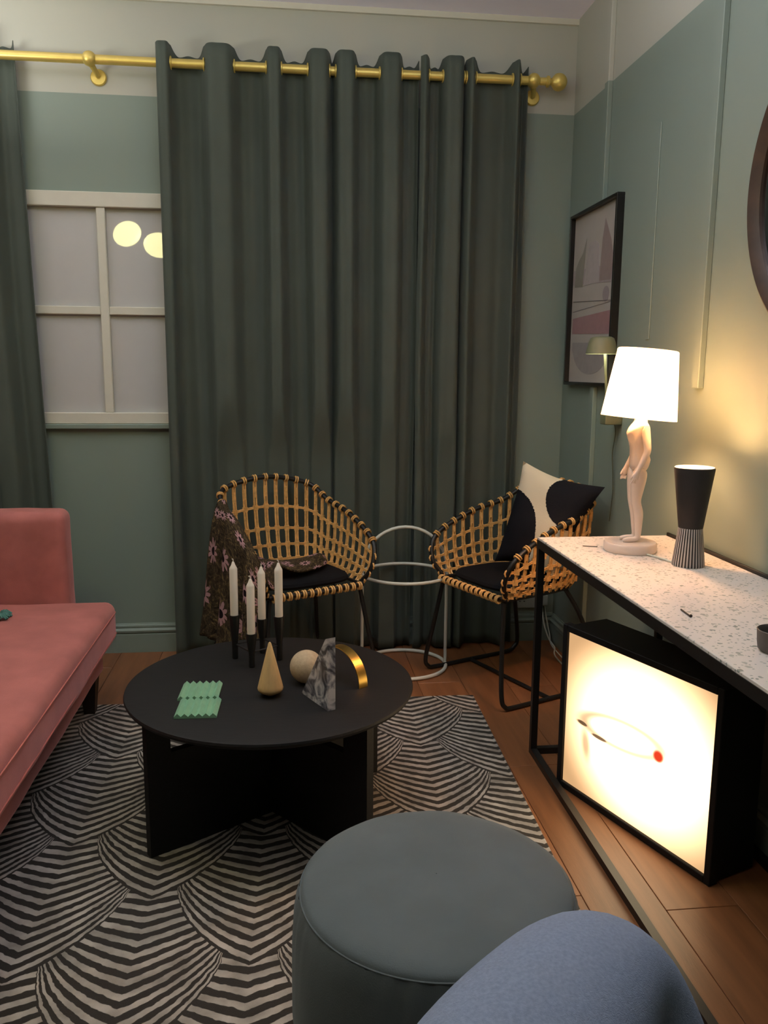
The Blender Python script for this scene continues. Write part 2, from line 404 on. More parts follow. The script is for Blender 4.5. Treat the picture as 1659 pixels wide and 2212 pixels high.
# ------------------------------------------------------------------ coffee table
TX, TY, TZ = -.057, 2.36, .42
t = thing('coffee_table', (TX, TY, RUGZ), 'round black wooden coffee table on the striped rug', 'coffee table')
h = TZ-RUGZ
MB().lathe([(0, h-.022), (.405, h-.022), (.416, h-.016), (.42, h-.008), (.418, h-.002), (.412, h), (0, h)], 96).build('tabletop', M_blackwood, t)
def panel(ang, name, slot):
    m = MB(); L = .398; th = .026; zt = h-.022; Rz = Matrix.Rotation(ang, 3, 'Z')
    def pb(x0, x1, z0, z1): m.box(Rz @ Vector(((x0+x1)/2, 0, (z0+z1)/2)), (x1-x0, th, z1-z0), rz=ang)
    a, b = slot; zs0, zs1 = zt-.098, zt-.02
    pb(-L, a, 0, zt); pb(b, L, 0, zt); pb(a, b, 0, zs0); pb(a, b, zs1, zt)
    return m.build(name, M_blackwood, t, smooth=False)
panel(math.radians(33), 'cross_panel', (-.33, -.13)); panel(math.radians(-48), 'cross_panel', (.07, .31))
# --- objects on the table
M_green2 = mat('mint_green_resin', (126, 172, 140), .55, var=.08, scale=40)
def tray(loc, label):
    t = thing('ridged_tray', loc, label, 'trivet', rz=math.radians(-2), group=None)
    m = MB(); n = 6; w = .112/n; L = .116; poly = [(-.056, 0)]
    for i in range(n): poly += [(-.056+w*i, .005), (-.056+w*(i+.5), .0135)]
    poly += [(.056, .005), (.056, 0)]
    m.prism(poly, -L/2, L/2, Matrix.Rotation(PI/2, 3, 'X')); m.build('ridged_plate', M_green2, t, smooth=False)
    return t
tray((-.250, 2.171, TZ), 'mint green zigzag-ridged tray on the coffee table, the one nearer the viewer')
tray((-.256, 2.293, TZ), 'mint green zigzag-ridged tray on the coffee table, the one farther back')
M_cone = mat('pale_beech_wood', (200, 166, 112), .55, var=.08, scale=25, stretch=(4, 4, 1))
o = MB().lathe([(0, 0), (.008, .0005), (.030, .012), (.0355, .018), (.0365, .023), (.035, .030), (.0045, .153), (.002, .157), (0, .158)], 40).build('cone_ornament', M_cone); o.location = (-.057, 2.255, TZ)
tag(o, 'pointed pale wood cone ornament on the coffee table', 'ornament')
M_sph = mat('sand_stone', (176, 156, 126), .75, var=.1, scale=120, bump=.3, bscale=300)
o = MB().lathe([(0, -.049)]+[(.049*math.sin(a), -.049*math.cos(a)) for a in [i*PI/20 for i in range(1, 20)]]+[(0, .049)], 40).build('ball_ornament', M_sph); o.location = (.047, 2.345, TZ+.0485)
tag(o, 'sand-coloured stone ball between the cone and the marble wedge', 'ornament')
def marble():
    m = mat('grey_veined_marble', (150, 148, 152), .25, var=.3, scale=20)
    nt = m.node_tree; b = nt.nodes['Principled BSDF']
    r = [n for n in nt.nodes if n.type == 'VALTORGB'][0]; n = [n for n in nt.nodes if n.type == 'TEX_NOISE'][0]
    n.inputs['Scale'].default_value = 16; n.inputs['Detail'].default_value = 8; n.inputs['Distortion'].default_value = 2.2
    r.color_ramp.elements[0].position = .38; r.color_ramp.elements[0].color = lin((70, 70, 78))+(1,)
    r.color_ramp.elements[1].position = .62; r.color_ramp.elements[1].color = lin((205, 202, 204))+(1,)
    e = r.color_ramp.elements.new(.48); e.color = lin((130, 130, 138))+(1,)
    return m
A = Vector((.031, 2.262, 0)); B = Vector((.099, 2.126, 0)); dr = (B-A).normalized(); L = (B-A).length
nrm = Vector((-dr.y, dr.x, 0)); Mw = Matrix((dr, Vector((0, 0, 1)), nrm)).transposed()
o = MB().prism([(0, 0), (L, 0), (L, .205), (L-.012, .200)], 0, .024, Mw).build('marble_wedge', marble(), smooth=False); o.location = (A.x, A.y, TZ)
tag(o, 'grey veined marble wedge standing upright on the coffee table', 'ornament')
m = MB(); rows = []
for i in range(33):
    a = PI*i/32; c, s = math.cos(a), math.sin(a)
    rows.append([(.100*c, -.016, .100*s), (.100*c, .016, .100*s), (.097*c, .016, .097*s), (.097*c, -.016, .097*s)])
m.grid(rows, closed=True); m.f += [(0, 1, 2, 3), (131, 130, 129, 128)]; m.mi += [0, 0]
o = m.build('brass_arch', M_brass); o.location = (.152, 2.365, TZ+.001); o.rotation_euler = (0, 0, math.radians(-54))
tag(o, 'curved brass arch ornament behind the marble wedge', 'ornament')
# --- candle holder and candles
hp = [(-.175, 2.574), (-.119, 2.488), (-.09, 2.619), (-.034, 2.547)]; ht = [.560, .525, .532, .560]
t = thing('candle_holder', (-.105, 2.557, TZ), 'black four-cup candle holder at the back of the coffee table', 'candle holder')
for (x, y), z in zip(hp, ht):
    x -= -.105; y -= 2.557; z -= TZ
    MB().lathe([(0, 0), (.0085, 0), (.0095, .004), (.009, .03), (.010, z*.45), (.0145, z*.75), (.0165, z-.003), (.0165, z+.004), (.0135, z+.004), (.0135, z-.004), (0, z-.004)], 16, (x, y, 0)).build('candle_cup', M_black, t)
order = [0, 1, 3, 2, 0]
for i in range(4):
    a, b = hp[order[i]], hp[order[i+1]]
    MB().tube([(a[0]+.105, a[1]-2.557, .048), (b[0]+.105, b[1]-2.557, .048)], .0028, 8).build('rod', M_black, t)
labs = ['white unlit candle at the left of the black holder, tallest tip', 'white unlit candle standing lowest and nearest the viewer in the black holder',
        'white unlit candle at the back of the holder, second from the right', 'white unlit candle at the right of the black holder']
M_wick = mat('waxed_cotton_wick', (214, 206, 192), .8)
for k, ((x, y), z) in enumerate(zip(hp, ht)):
    t = thing('candle', (x, y, z), labs[k], 'candle', group=None)
    top = .178; r = .0125
    MB().lathe([(0, -.003), (r, -.003), (r, 0), (r*1.01, top-.024), (r*.9, top-.020), (r*.55, top-.012), (.0035, top-.002), (0, top)], 16).build('wax', M_wax, t)
    b = random.uniform(-.006, .006)
    MB().tube([(0, 0, top-.002), (0, 0, top+.005), (b*.6, b*.2, top+.008), (b, b*.3, top+.007)], .0016, 6).build('wick', M_wick, t)
# ------------------------------------------------------------------ white tube side table
t = thing('tube_side_table', (.515, 3.59, 0), 'white tubular hoop side table between the two rattan chairs', 'side table')
def circ(z, r=.192, n=48): return [(r*math.cos(2*PI*i/n), r*math.sin(2*PI*i/n), z) for i in range(n)]
MB().tube(circ(.009), .0085, 10, True).build('floor_ring', M_tubew, t)
MB().tube(circ(.435), .0075, 10, True).build('tray_ring', M_tubew, t)
arch = [(-.192, 0, .012), (-.192, 0, .25), (-.192, 0, .455)]+[(-.192*math.cos(a), 0, .455+.192*math.sin(a)) for a in [i*PI/20 for i in range(1, 20)]]+[(.192, 0, .455), (.192, 0, .25), (.192, 0, .012)]
MB().tube(arch, .0075, 10).build('handle_arch', M_tubew, t)
# ------------------------------------------------------------------ rattan chairs
RB = [(0, .259, .859), (.203, .244, .82), (.25, .132, .754), (.268, -.029, .711), (.275, -.209, .623), (.249, -.25, .524), (.22, -.218, .457)]
RB = [Vector(p) for p in RB]
ctrl = [Vector((-p.x, p.y, p.z)) for p in RB[:0:-1]]+RB
RIM = cr(ctrl, 10)      # 121 points; controls every 10; P4 left at 20, apex 60, P4 right 100
LOC_LC, ROT_LC = (.012, 3.488, 0), .46
LOC_RC, ROT_RC = (.954, 3.38, 0), -1.146
def base_pt(p):
    return Vector((p.x*.80, p.y*(.98 if p.y < 0 else .70), .440))
def shell(p, w):         # w 0 at rim .. 1 at the base
    b = base_pt(p); c = Vector((p.x*.98, p.y*.99, b.z+(p.z-b.z)*.22))
    return p*(1-w)**2+c*2*w*(1-w)+b*w*w
def rim_at(i):
    i0 = int(i); f = i-i0; return RIM[i0]*(1-f)+RIM[min(i0+1, 120)]*f
chair = thing('rattan_chair', LOC_LC, 'rattan and black metal tub chair with a floral blanket over its arm', 'chair', rz=ROT_LC, group='rattan tub chairs')
MB().tube(RIM, .0105, 10).build('rim', M_black, chair)
MB().tube([RIM[0], (-.215, -.225, .445), (0, -.235, .440), (.215, -.225, .445), RIM[-1]], .0105, 10).build('front_rail', M_black, chair)
basec = [base_pt(RIM[i]) for i in range(20, 101, 4)]
MB().tube([Vector((-.215, -.225, .44))]+basec+[Vector((.215, -.225, .44))], .008, 8).build('base_ring', M_black, chair)
NR = 29; idx = []
tot = [0]
for i in range(20, 100): tot.append(tot[-1]+(RIM[i+1]-RIM[i]).length)
for k in range(NR):
    s = tot[-1]*k/(NR-1); j = max(i for i in range(len(tot)) if tot[i] <= s+1e-9); j = min(j, len(tot)-2)
    idx.append(20+j+(s-tot[j])/(tot[j+1]-tot[j]))
ribs = []
for i in idx:
    p = rim_at(i); tg = (rim_at(min(i+.5, 120))-rim_at(max(i-.5, 0))).normalized()
    m = MB()
    for sgn in (-1, 1):
        off = tg*sgn*.0052
        m.tube([shell(p, w)+off for w in [q/9 for q in range(10)]], .0046, 6)
    out = Vector((p.x, p.y, 0)).normalized(); bn = tg.cross(out).normalized()
    for sgn in (-1, 1):
        m.tube([p+tg*sgn*.005+(bn*math.cos(a)+bn.cross(tg)*math.sin(a))*.0145 for a in [q*2*PI/10 for q in range(10)]], .0036, 5, closed=True)
    m.tube([shell(p, .06), shell(p, .14)], .0085, 6)
    m.build('rattan_rib', M_rattan, chair); ribs.append(p)
# horizontal cords
WL = [.22, .42, .60, .80]
for w in WL:
    pts = [shell(p, w)*1.0 for p in ribs]
    def endpt(side):
        z = pts[0].z
        cand = RIM[:21] if side < 0 else RIM[100:]
        q = min(cand, key=lambda r: abs(r.z-z)); return q+Vector((0, -.006, 0))
    pts = [endpt(-1)]+pts+[endpt(1)]
    m = MB(); m.tube([p+Vector((0, 0, .003)) for p in pts], .0034, 6); m.tube([p-Vector((0, 0, .003)) for p in pts], .0034, 6)
    for e in (pts[0], pts[-1]): m.tube([e+Vector((0, .014*math.cos(a)+.006, .014*math.sin(a))) for a in [q*2*PI/8 for q in range(8)]], .004, 5, closed=True)
    m.build('rattan_cord', M_rattan, chair)
m = MB()
for w in WL:
    for p in ribs:
        c = shell(p, w); out = Vector((p.x, p.y, 0)).normalized(); tgt = Vector((-out.y, out.x, 0))
        m.box(c, (.021, .013, .022), M=Matrix((tgt, out, Vector((0, 0, 1)))).transposed())
tag(m.build('knot_binding', M_rattan, chair), kind='stuff')
for k in range(13):
    x = -.195+.39*k/12; m = MB()
    for dx in (-.005, .005): m.tube([(x+dx, -.2335+.0145*math.cos(a), .441+.0145*math.sin(a)) for a in [q*2*PI/10 for q in range(10)]], .0042, 5, closed=True)
    m.build('rail_wrap', M_rattan, chair)
# seat pad
m = MB(); rows = []
outl = []
for i in range(48):
    a = 2*PI*i/48; c, s = math.cos(a), math.sin(a)
    x = .205*math.copysign(abs(c)**.6, c); y = (.165 if s > 0 else .215)*math.copysign(abs(s)**(.75 if s > 0 else .45), s); outl.append((x, y))
for f_, z in ((.0, .452), (.9, .452), (.98, .458), (1, .468), (.97, .479), (.88, .485), (.5, .481), (0, .478)):
    rows.append([(x*f_, y*f_, z) for x, y in outl])
MB().grid(rows, closed=True).build('seat_pad', M_seatfab, chair)
MB().tube([(-.2, -.06, .436), (0, -.06, .428), (.2, -.06, .436)], .008, 8).build('seat_strut', M_black, chair)
for s in (-1, 1):
    path = cr([(s*.208, -.215, .435), (s*.235, -.24, .25), (s*.268, -.262, .07), (s*.272, -.245, .02), (s*.272, -.20, .0105), (s*.272, 0, .0105), (s*.272, .20, .0105), (s*.268, .25, .03), (s*.262, .262, .08), (s*.22, .20, .30), (s*.175, .14, .432)], 5)
    MB().tube(path, .0095, 8).build('leg', M_black, chair)
MB().tube([(-.272, -.01, .0105), (.272, -.01, .0105)], .0085, 8).build('stretcher', M_black, chair)
chair2 = copy_tree(chair); chair2.location = LOC_RC; chair2.rotation_euler = (0, 0, ROT_RC)
chair2['label'] = 'rattan and black metal tub chair holding the black and cream pillow, beside the desk'
# ------------------------------------------------------------------ floral blanket on the left chair
def blanket_mat():
    m = bpy.data.materials.new('dark_floral_jacquard'); m.use_nodes = True; nt = m.node_tree; b = nt.nodes['Principled BSDF']
    tc = nt.nodes.new('ShaderNodeUVMap'); tc.uv_map = 'cloth'
    def nd(t): return nt.nodes.new(t)
    L = nt.links.new
    n = nd('ShaderNodeTexNoise'); n.inputs['Scale'].default_value = 11; n.inputs['Detail'].default_value = 12; n.inputs['Roughness'].default_value = .8; n.inputs['Distortion'].default_value = 2; L(tc.outputs[0], n.inputs[0])
    r = nd('ShaderNodeValToRGB'); e = r.color_ramp.elements; e[0].position = .42; e[0].color = lin((34, 28, 24))+(1,); e[1].position = .66; e[1].color = lin((150, 128, 78))+(1,)
    q = e.new(.54); q.color = lin((74, 62, 46))+(1,); L(n.outputs[0], r.inputs[0])
    v = nd('ShaderNodeTexVoronoi'); v.inputs['Scale'].default_value = 3.2; v.inputs['Randomness'].default_value = .95; v.voronoi_dimensions = '2D'; L(tc.outputs[0], v.inputs[0])
    sb = nd('ShaderNodeVectorMath'); sb.operation = 'SUBTRACT'; L(tc.outputs[0], sb.inputs[0]); L(v.outputs['Position'], sb.inputs[1])
    sx = nd('ShaderNodeSeparateXYZ'); L(sb.outputs[0], sx.inputs[0])
    def N(op, a, bb=None):
        k = nd('ShaderNodeMath'); k.operation = op
        for i, x in enumerate((a, bb)):
            if x is None: continue
            if isinstance(x, (int, float)): k.inputs[i].default_value = x
            else: L(x, k.inputs[i])
        return k.outputs[0]
    at = N('ARCTAN2', sx.outputs[1], sx.outputs[0]); pet = N('ABSOLUTE', N('COSINE', N('MULTIPLY', at, 5)))
    rad = N('ADD', .045, N('MULTIPLY', N('MULTIPLY', pet, n.outputs[0]), .13)); ds = N('SQRT', N('ADD', N('MULTIPLY', sx.outputs[0], sx.outputs[0]), N('MULTIPLY', sx.outputs[1], sx.outputs[1])))
    fl_ = N('LESS_THAN', ds, rad); ctr = N('LESS_THAN', ds, .036)
    has = N('GREATER_THAN', N('FRACT', N('MULTIPLY', N('ADD', v.outputs['Color'], 0), 7.3)), .18)
    pk = N('MULTIPLY', fl_, has)
    m1 = nd('ShaderNodeMix'); m1.data_type = 'RGBA'; L(pk, m1.inputs['Factor']); L(r.outputs[0], m1.inputs['A']); m1.inputs['B'].default_value = lin((172, 134, 136))+(1,)
    m2 = nd('ShaderNodeMix'); m2.data_type = 'RGBA'; L(N('MULTIPLY', ctr, has), m2.inputs['Factor']); L(m1.outputs['Result'], m2.inputs['A']); m2.inputs['B'].default_value = lin((30, 20, 24))+(1,)
    L(m2.outputs['Result'], b.inputs['Base Color']); b.inputs['Roughness'].default_value = .9; b.inputs['Specular IOR Level'].default_value = .1
    bp = nd('ShaderNodeBump'); bp.inputs['Strength'].default_value = .4; bp.inputs['Distance'].default_value = .003; L(n.outputs[0], bp.inputs['Height']); L(bp.outputs[0], b.inputs['Normal'])
    return m
rows = []; NT = 30
for a in range(NT+1):
    tau = a/NT
    i = 42-34*tau                     # rim index from the left rear towards the front corner of the left arm
    p = rim_at(i); out = Vector((p.x, p.y*.5, 0)).normalized()
    fold = .012*math.sin(tau*19)+.008*math.sin(tau*41)
    hem = .20+.015*math.sin(tau*9)
    pts = [p+out*(.075+fold*1.6)+Vector((-.01, .01-.05*tau, hem-p.z)), p+out*(.065+fold*1.4)+Vector((0, -.03*tau, (hem-p.z)*.7)), p+out*(.052+fold)+Vector((0, -.015*tau, (hem-p.z)*.38)),
           p+out*(.036+fold*.6)+Vector((0, 0, -.06)), p+out*.022+Vector((0, 0, .0)), p+Vector((0, 0, .019)), p-out*.018+Vector((0, 0, -.004)),
           shell(p, .35)-out*.04+Vector((.01, 0, .0)), Vector((-.16+.03*tau, .06-.20*tau, .56-.02*tau)), Vector((-.07+.02*tau, .07-.22*tau, .515+.02*math.sin(PI*tau))),
           Vector((.04, .05-.16*tau, .503+.032*math.sin(PI*tau))), Vector((.13, .05-.10*tau, .500+.04*math.sin(PI*tau))), Vector((.165, .025-.03*tau, .505+.015*math.sin(PI*tau)))]
    rows.append(cr(pts, 6))
bo = MB().grid(rows).build('blanket', blanket_mat(), solid=.009, angle=180)
uv = bo.data.uv_layers.new(name='cloth'); W_ = len(rows[0])
for lp in bo.data.loops:
    v = lp.vertex_index; uv.data[lp.index].uv = ((v//W_)/NT*1.35, (v % W_)/W_*3.9)
bo.location = LOC_LC; bo.rotation_euler = (0, 0, ROT_LC)
tag(bo, 'dark brown floral blanket with pink daisies draped over the left rattan chair', 'blanket')
# ------------------------------------------------------------------ pillow on the right chair
def pillow(name, corners, thick, m, puff=1.0, n=22):
    TL, TR, BL, BR = [Vector(c) for c in corners]; nr = (TR-TL).cross(TL-BL).normalized()
    mb = MB(); uvs = []
    for side in (1, -1):
        rows = []
        for i in range(n+1):
            v = i/n; row = []
            for j in range(n+1):
                u = j/n; pin = .055*(math.sin(PI*u)*(abs(2*v-1)**4)); pin2 = .055*(math.sin(PI*v)*(abs(2*u-1)**4))
                vv = v+(pin if v < .5 else -pin); uu = u+(pin2 if u < .5 else -pin2)
                p = (BL*(1-uu)+BR*uu)*(1-vv)+(TL*(1-uu)+TR*uu)*vv
                d = (max(0, 4*u*(1-u))**.5)*(max(0, 4*v*(1-v))**.5)*thick/2*puff
                d *= 1+.12*noise.noise(Vector((u*4, v*4, 1.3)))
                row.append(p+nr*side*d); uvs.append((u, v))
            rows.append(row)
        mb.grid(rows)
    o = mb.build(name, m, angle=180)
    uv = o.data.uv_layers.new(name='cloth')
    for lp in o.data.loops: uv.data[lp.index].uv = uvs[lp.vertex_index]
    return o
def cow_mat():
    m = bpy.data.materials.new('black_cream_patch_fabric'); m.use_nodes = True; nt = m.node_tree; b = nt.nodes['Principled BSDF']; L = nt.links.new
    uvn = nt.nodes.new('ShaderNodeUVMap'); uvn.uv_map = 'cloth'
    nz = nt.nodes.new('ShaderNodeTexNoise'); nz.inputs['Scale'].default_value = 60; L(uvn.outputs[0], nz.inputs[0])
    res = None
    for (cx, cy, rx, ry) in ((.05, .20, .56, .54), (1.0, .84, .52, .36)):
        sb = nt.nodes.new('ShaderNodeVectorMath'); sb.operation = 'SUBTRACT'; L(uvn.outputs[0], sb.inputs[0]); sb.inputs[1].default_value = (cx, cy, 0)
        ml = nt.nodes.new('ShaderNodeVectorMath'); ml.operation = 'DIVIDE'; L(sb.outputs[0], ml.inputs[0]); ml.inputs[1].default_value = (rx, ry, 1)
        ln = nt.nodes.new('ShaderNodeVectorMath'); ln.operation = 'LENGTH'; L(ml.outputs[0], ln.inputs[0])
        ad = nt.nodes.new('ShaderNodeMath'); ad.operation = 'MULTIPLY_ADD'; L(nz.outputs[0], ad.inputs[0]); ad.inputs[1].default_value = .05; L(ln.outputs[1] if len(ln.outputs) > 1 else ln.outputs[0], ad.inputs[2])
        lt = nt.nodes.new('ShaderNodeMath'); lt.operation = 'LESS_THAN'; L(ad.outputs[0], lt.inputs[0]); lt.inputs[1].default_value = 1.02
        if res is None: res = lt.outputs[0]
        else:
            mxn = nt.nodes.new('ShaderNodeMath'); mxn.operation = 'MAXIMUM'; L(res, mxn.inputs[0]); L(lt.outputs[0], mxn.inputs[1]); res = mxn.outputs[0]
    mx = nt.nodes.new('ShaderNodeMix'); mx.data_type = 'RGBA'; L(res, mx.inputs['Factor']); mx.inputs['A'].default_value = lin((214, 200, 172))+(1,); mx.inputs['B'].default_value = lin((24, 25, 30))+(1,)
    L(mx.outputs['Result'], b.inputs['Base Color']); b.inputs['Roughness'].default_value = .9; b.inputs['Specular IOR Level'].default_value = .1
    bp = nt.nodes.new('ShaderNodeBump'); bp.inputs['Strength'].default_value = .3; bp.inputs['Distance'].default_value = .002; L(nz.outputs[0], bp.inputs['Height']); L(bp.outputs[0], b.inputs['Normal'])
    return m
po = pillow('pillow', [(1.00, 3.44, .955), (1.27, 3.19, .875), (.885, 3.43, .52), (1.06, 3.17, .515)], .17, cow_mat())
tag(po, 'black and cream patched pillow leaning in the right rattan chair', 'pillow')
# ------------------------------------------------------------------ sofa
M_pink = mat('dusty_pink_velvet', (176, 108, 102), .8, var=.14, scale=9, bump=.3, bscale=300, sheen=.7, spec=.1)
t = thing('sofa', (-1.15, 2.2, RUGZ), 'pink velvet sofa on dark tapered legs at the left', 'sofa')
def loc(x, y, z): return (x+1.15, y-2.2, z-RUGZ)
SX1, SY1, SY0 = -.675, 3.245, 1.25
def cushion_block(name, x0, x1, y0, y1, z0, z1, bv, sag=0):
    import bmesh
    bm = bmesh.new(); bmesh.ops.create_cube(bm, size=1)
    for v in bm.verts: v.co = Vector((v.co.x*(x1-x0), v.co.y*(y1-y0), v.co.z*(z1-z0)))
    bmesh.ops.bevel(bm, geom=bm.edges[:], offset=bv, segments=5, profile=.5, affect='EDGES')
    bmesh.ops.subdivide_edges(bm, edges=[e for e in bm.edges if e.calc_length() > .2], cuts=12, use_grid_fill=True)
    for v in bm.verts:
        u = v.co.x/(x1-x0)*2; w = v.co.y/(y1-y0)*2
        if v.co.z > 0: v.co.z += sag*(1-u*u)*(1-w*w)+.006*noise.noise(v.co*7)
        if v.co.x > 0: v.co.x += .008*noise.noise(v.co*6)
        v.co += Vector(loc((x0+x1)/2, (y0+y1)/2, (z0+z1)/2))
    me = bpy.data.meshes.new(name); bm.to_mesh(me); bm.free(); me.materials.append(M_pink)
    for p in me.polygons: p.use_smooth = True
    o = bpy.data.objects.new(name, me); C.objects.link(o); o.parent = t; return o
seat_c = cushion_block('seat_cushion', -1.72, SX1, SY0, SY1, .275, .437, .038, .014)
cushion_block('base', -1.72, SX1-.05, SY0+.02, SY1-.05, .165, .28, .02)
cushion_block('armrest', -1.75, -.862, SY1+.015, SY1+.155, .165, .785, .04)
cushion_block('armrest', -1.75, -.862, SY0-.155, SY0-.015, .165, .785, .04)
cushion_block('backrest', -1.90, -1.73, SY0-.1, SY1+.1, .165, .88, .045)
M_pipe = mat('pink_velvet_piping', (190, 112, 102), .8, sheen=.6, spec=.1)
for z in (.396, .312):
    rr_ = .036; path = [(SX1+1.15+.0005, SY0+.04-2.2, z-RUGZ), (SX1+1.15+.002, 0, z-RUGZ)]
    path += [(SX1-rr_+rr_*math.cos(a)+1.15, SY1-rr_+rr_*math.sin(a)-2.2, z-RUGZ) for a in [i*PI/16 for i in range(9)]]+[(SX1-.5+1.15, SY1-2.2, z-RUGZ)]
    MB().tube(path, .0022, 6).build('piping', M_pipe, seat_c)
M_leg = mat('dark_walnut', (34, 22, 16), .5)
for x, y in ((-.775, 3.16), (-.775, 1.36), (-1.6, 3.16), (-1.6, 1.36)):
    m = MB(); m.add([(x+1.15+a*w, y-2.2+b*w, z) for z, w in ((0, .020), (.165, .034)) for a, b in ((-1, -1), (1, -1), (1, 1), (-1, 1))], [(3, 2, 1, 0), (4, 5, 6, 7), (0, 1, 5, 4), (1, 2, 6, 5), (2, 3, 7, 6), (3, 0, 4, 7)])
    m.build('leg', M_leg, t, smooth=False)
M_cush = mat('patterned_cushion_cloth', (150, 140, 128), .9, var=.75, scale=16)
ct = thing('tasselled_cushion', (0, 0, 0), 'patterned cushion with teal tassels on the pink sofa', 'cushion')
cover = o = pillow('cover', [(-1.26, 3.16, .80), (-1.09, 2.94, .76), (-1.24, 3.20, .46), (-1.045, 2.985, .46)], .12, M_cush); o.parent = ct
M_teal = mat('teal_tassel_yarn', (72, 116, 108), .95, var=.4, scale=90)
for k, (x, y, z) in enumerate(((-1.035, 2.99, .462), (-1.035, 3.03, .460), (-1.06, 2.95, .46))):
    m = MB()
    for q in range(9):
        a = q*2*PI/9; d = Vector((math.cos(a)*.016+.022, math.sin(a)*.016-.008, -.012+.006*(q % 2)))
        m.tube([(x, y, z), Vector((x, y, z))+d*.5+Vector((0, 0, .01)), Vector((x, y, z))+d], .0042, 5)
    m.build('tassel', M_teal, cover)
# ------------------------------------------------------------------ ottoman
M_otto = mat('blue_grey_velvet', (96, 104, 106), .8, var=.10, scale=6, bump=.2, bscale=350, sheen=.25, spec=.1)
t = thing('ottoman', (.265, 1.385, RUGZ), 'round blue-grey velvet ottoman in the foreground', 'ottoman')
n = 120; rows = []
prof = [(.235, 0), (.252, .012), (.262, .05), (.268, .12), (.270, .2), (.268, .28), (.263, .33), (.257, .36), (.252, .374)]
for k, (r, z) in enumerate(prof):
    row = []
    for i in range(n):
        a = 2*PI*i/n; pl = .0022*math.sin(a*46+math.sin(a*5)*2)*max(0, (z-.24)/.134) if z > .24 else 0
        rr = r+pl+.004*noise.noise(Vector((math.cos(a)*3, math.sin(a)*3, z*7)))
        row.append((rr*math.cos(a), rr*math.sin(a), z))
    rows.append(row)
MB().grid(rows, closed=True).build('side', M_otto, t, angle=180)
rows = []
for r, z in ((.252, .374), (.250, .380), (.243, .386), (.22, .392), (.17, .396), (.10, .397), (.03, .398), (.001, .398)):
    rows.append([(r*math.cos(2*PI*i/n), r*math.sin(2*PI*i/n), z+.003*noise.noise(Vector((r*math.cos(2*PI*i/n)*9, r*math.sin(2*PI*i/n)*9, 3)))) for i in range(n)])
MB().grid(rows, closed=True).build('top_pad', M_otto, t, angle=180)
MB().tube([(.2525*math.cos(2*PI*i/n), .2525*math.sin(2*PI*i/n), .3745) for i in range(n)], .0018, 6, closed=True).build('piping', M_otto, t)
# ------------------------------------------------------------------ desk
DX0, DX1, DY0, DY1, DZ = .838, 1.298, .95, 2.683, .775
t = thing('console_desk', (DX0, DY1, 0), 'black steel framed desk with a speckled white terrazzo top along the right wall', 'desk')
def dl(p): return (p[0]-DX0, p[1]-DY1, p[2])
q = .011
cs = [(DX0+q, DY0+q), (DX1-q, DY0+q), (DX1-q, DY1-q), (DX0+q, DY1-q)]
for x, y in cs: MB().box(dl((x, y, (DZ-.004)/2)), (2*q, 2*q, DZ-.004)).build('leg', M_black, t, smooth=False)
for z, nm in ((q, 'floor_rail'), (DZ-.018, 'top_rail')):
    for i in range(4):
        a, b = cs[i], cs[(i+1) % 4]; L = math.hypot(a[0]-b[0], a[1]-b[1])-2*q; ang = math.atan2(b[1]-a[1], b[0]-a[0])
        MB().box(dl(((a[0]+b[0])/2, (a[1]+b[1])/2, z)), (L, 2*q, 2*q if z < .1 else .028), rz=ang).build(nm, M_black, t, smooth=False)
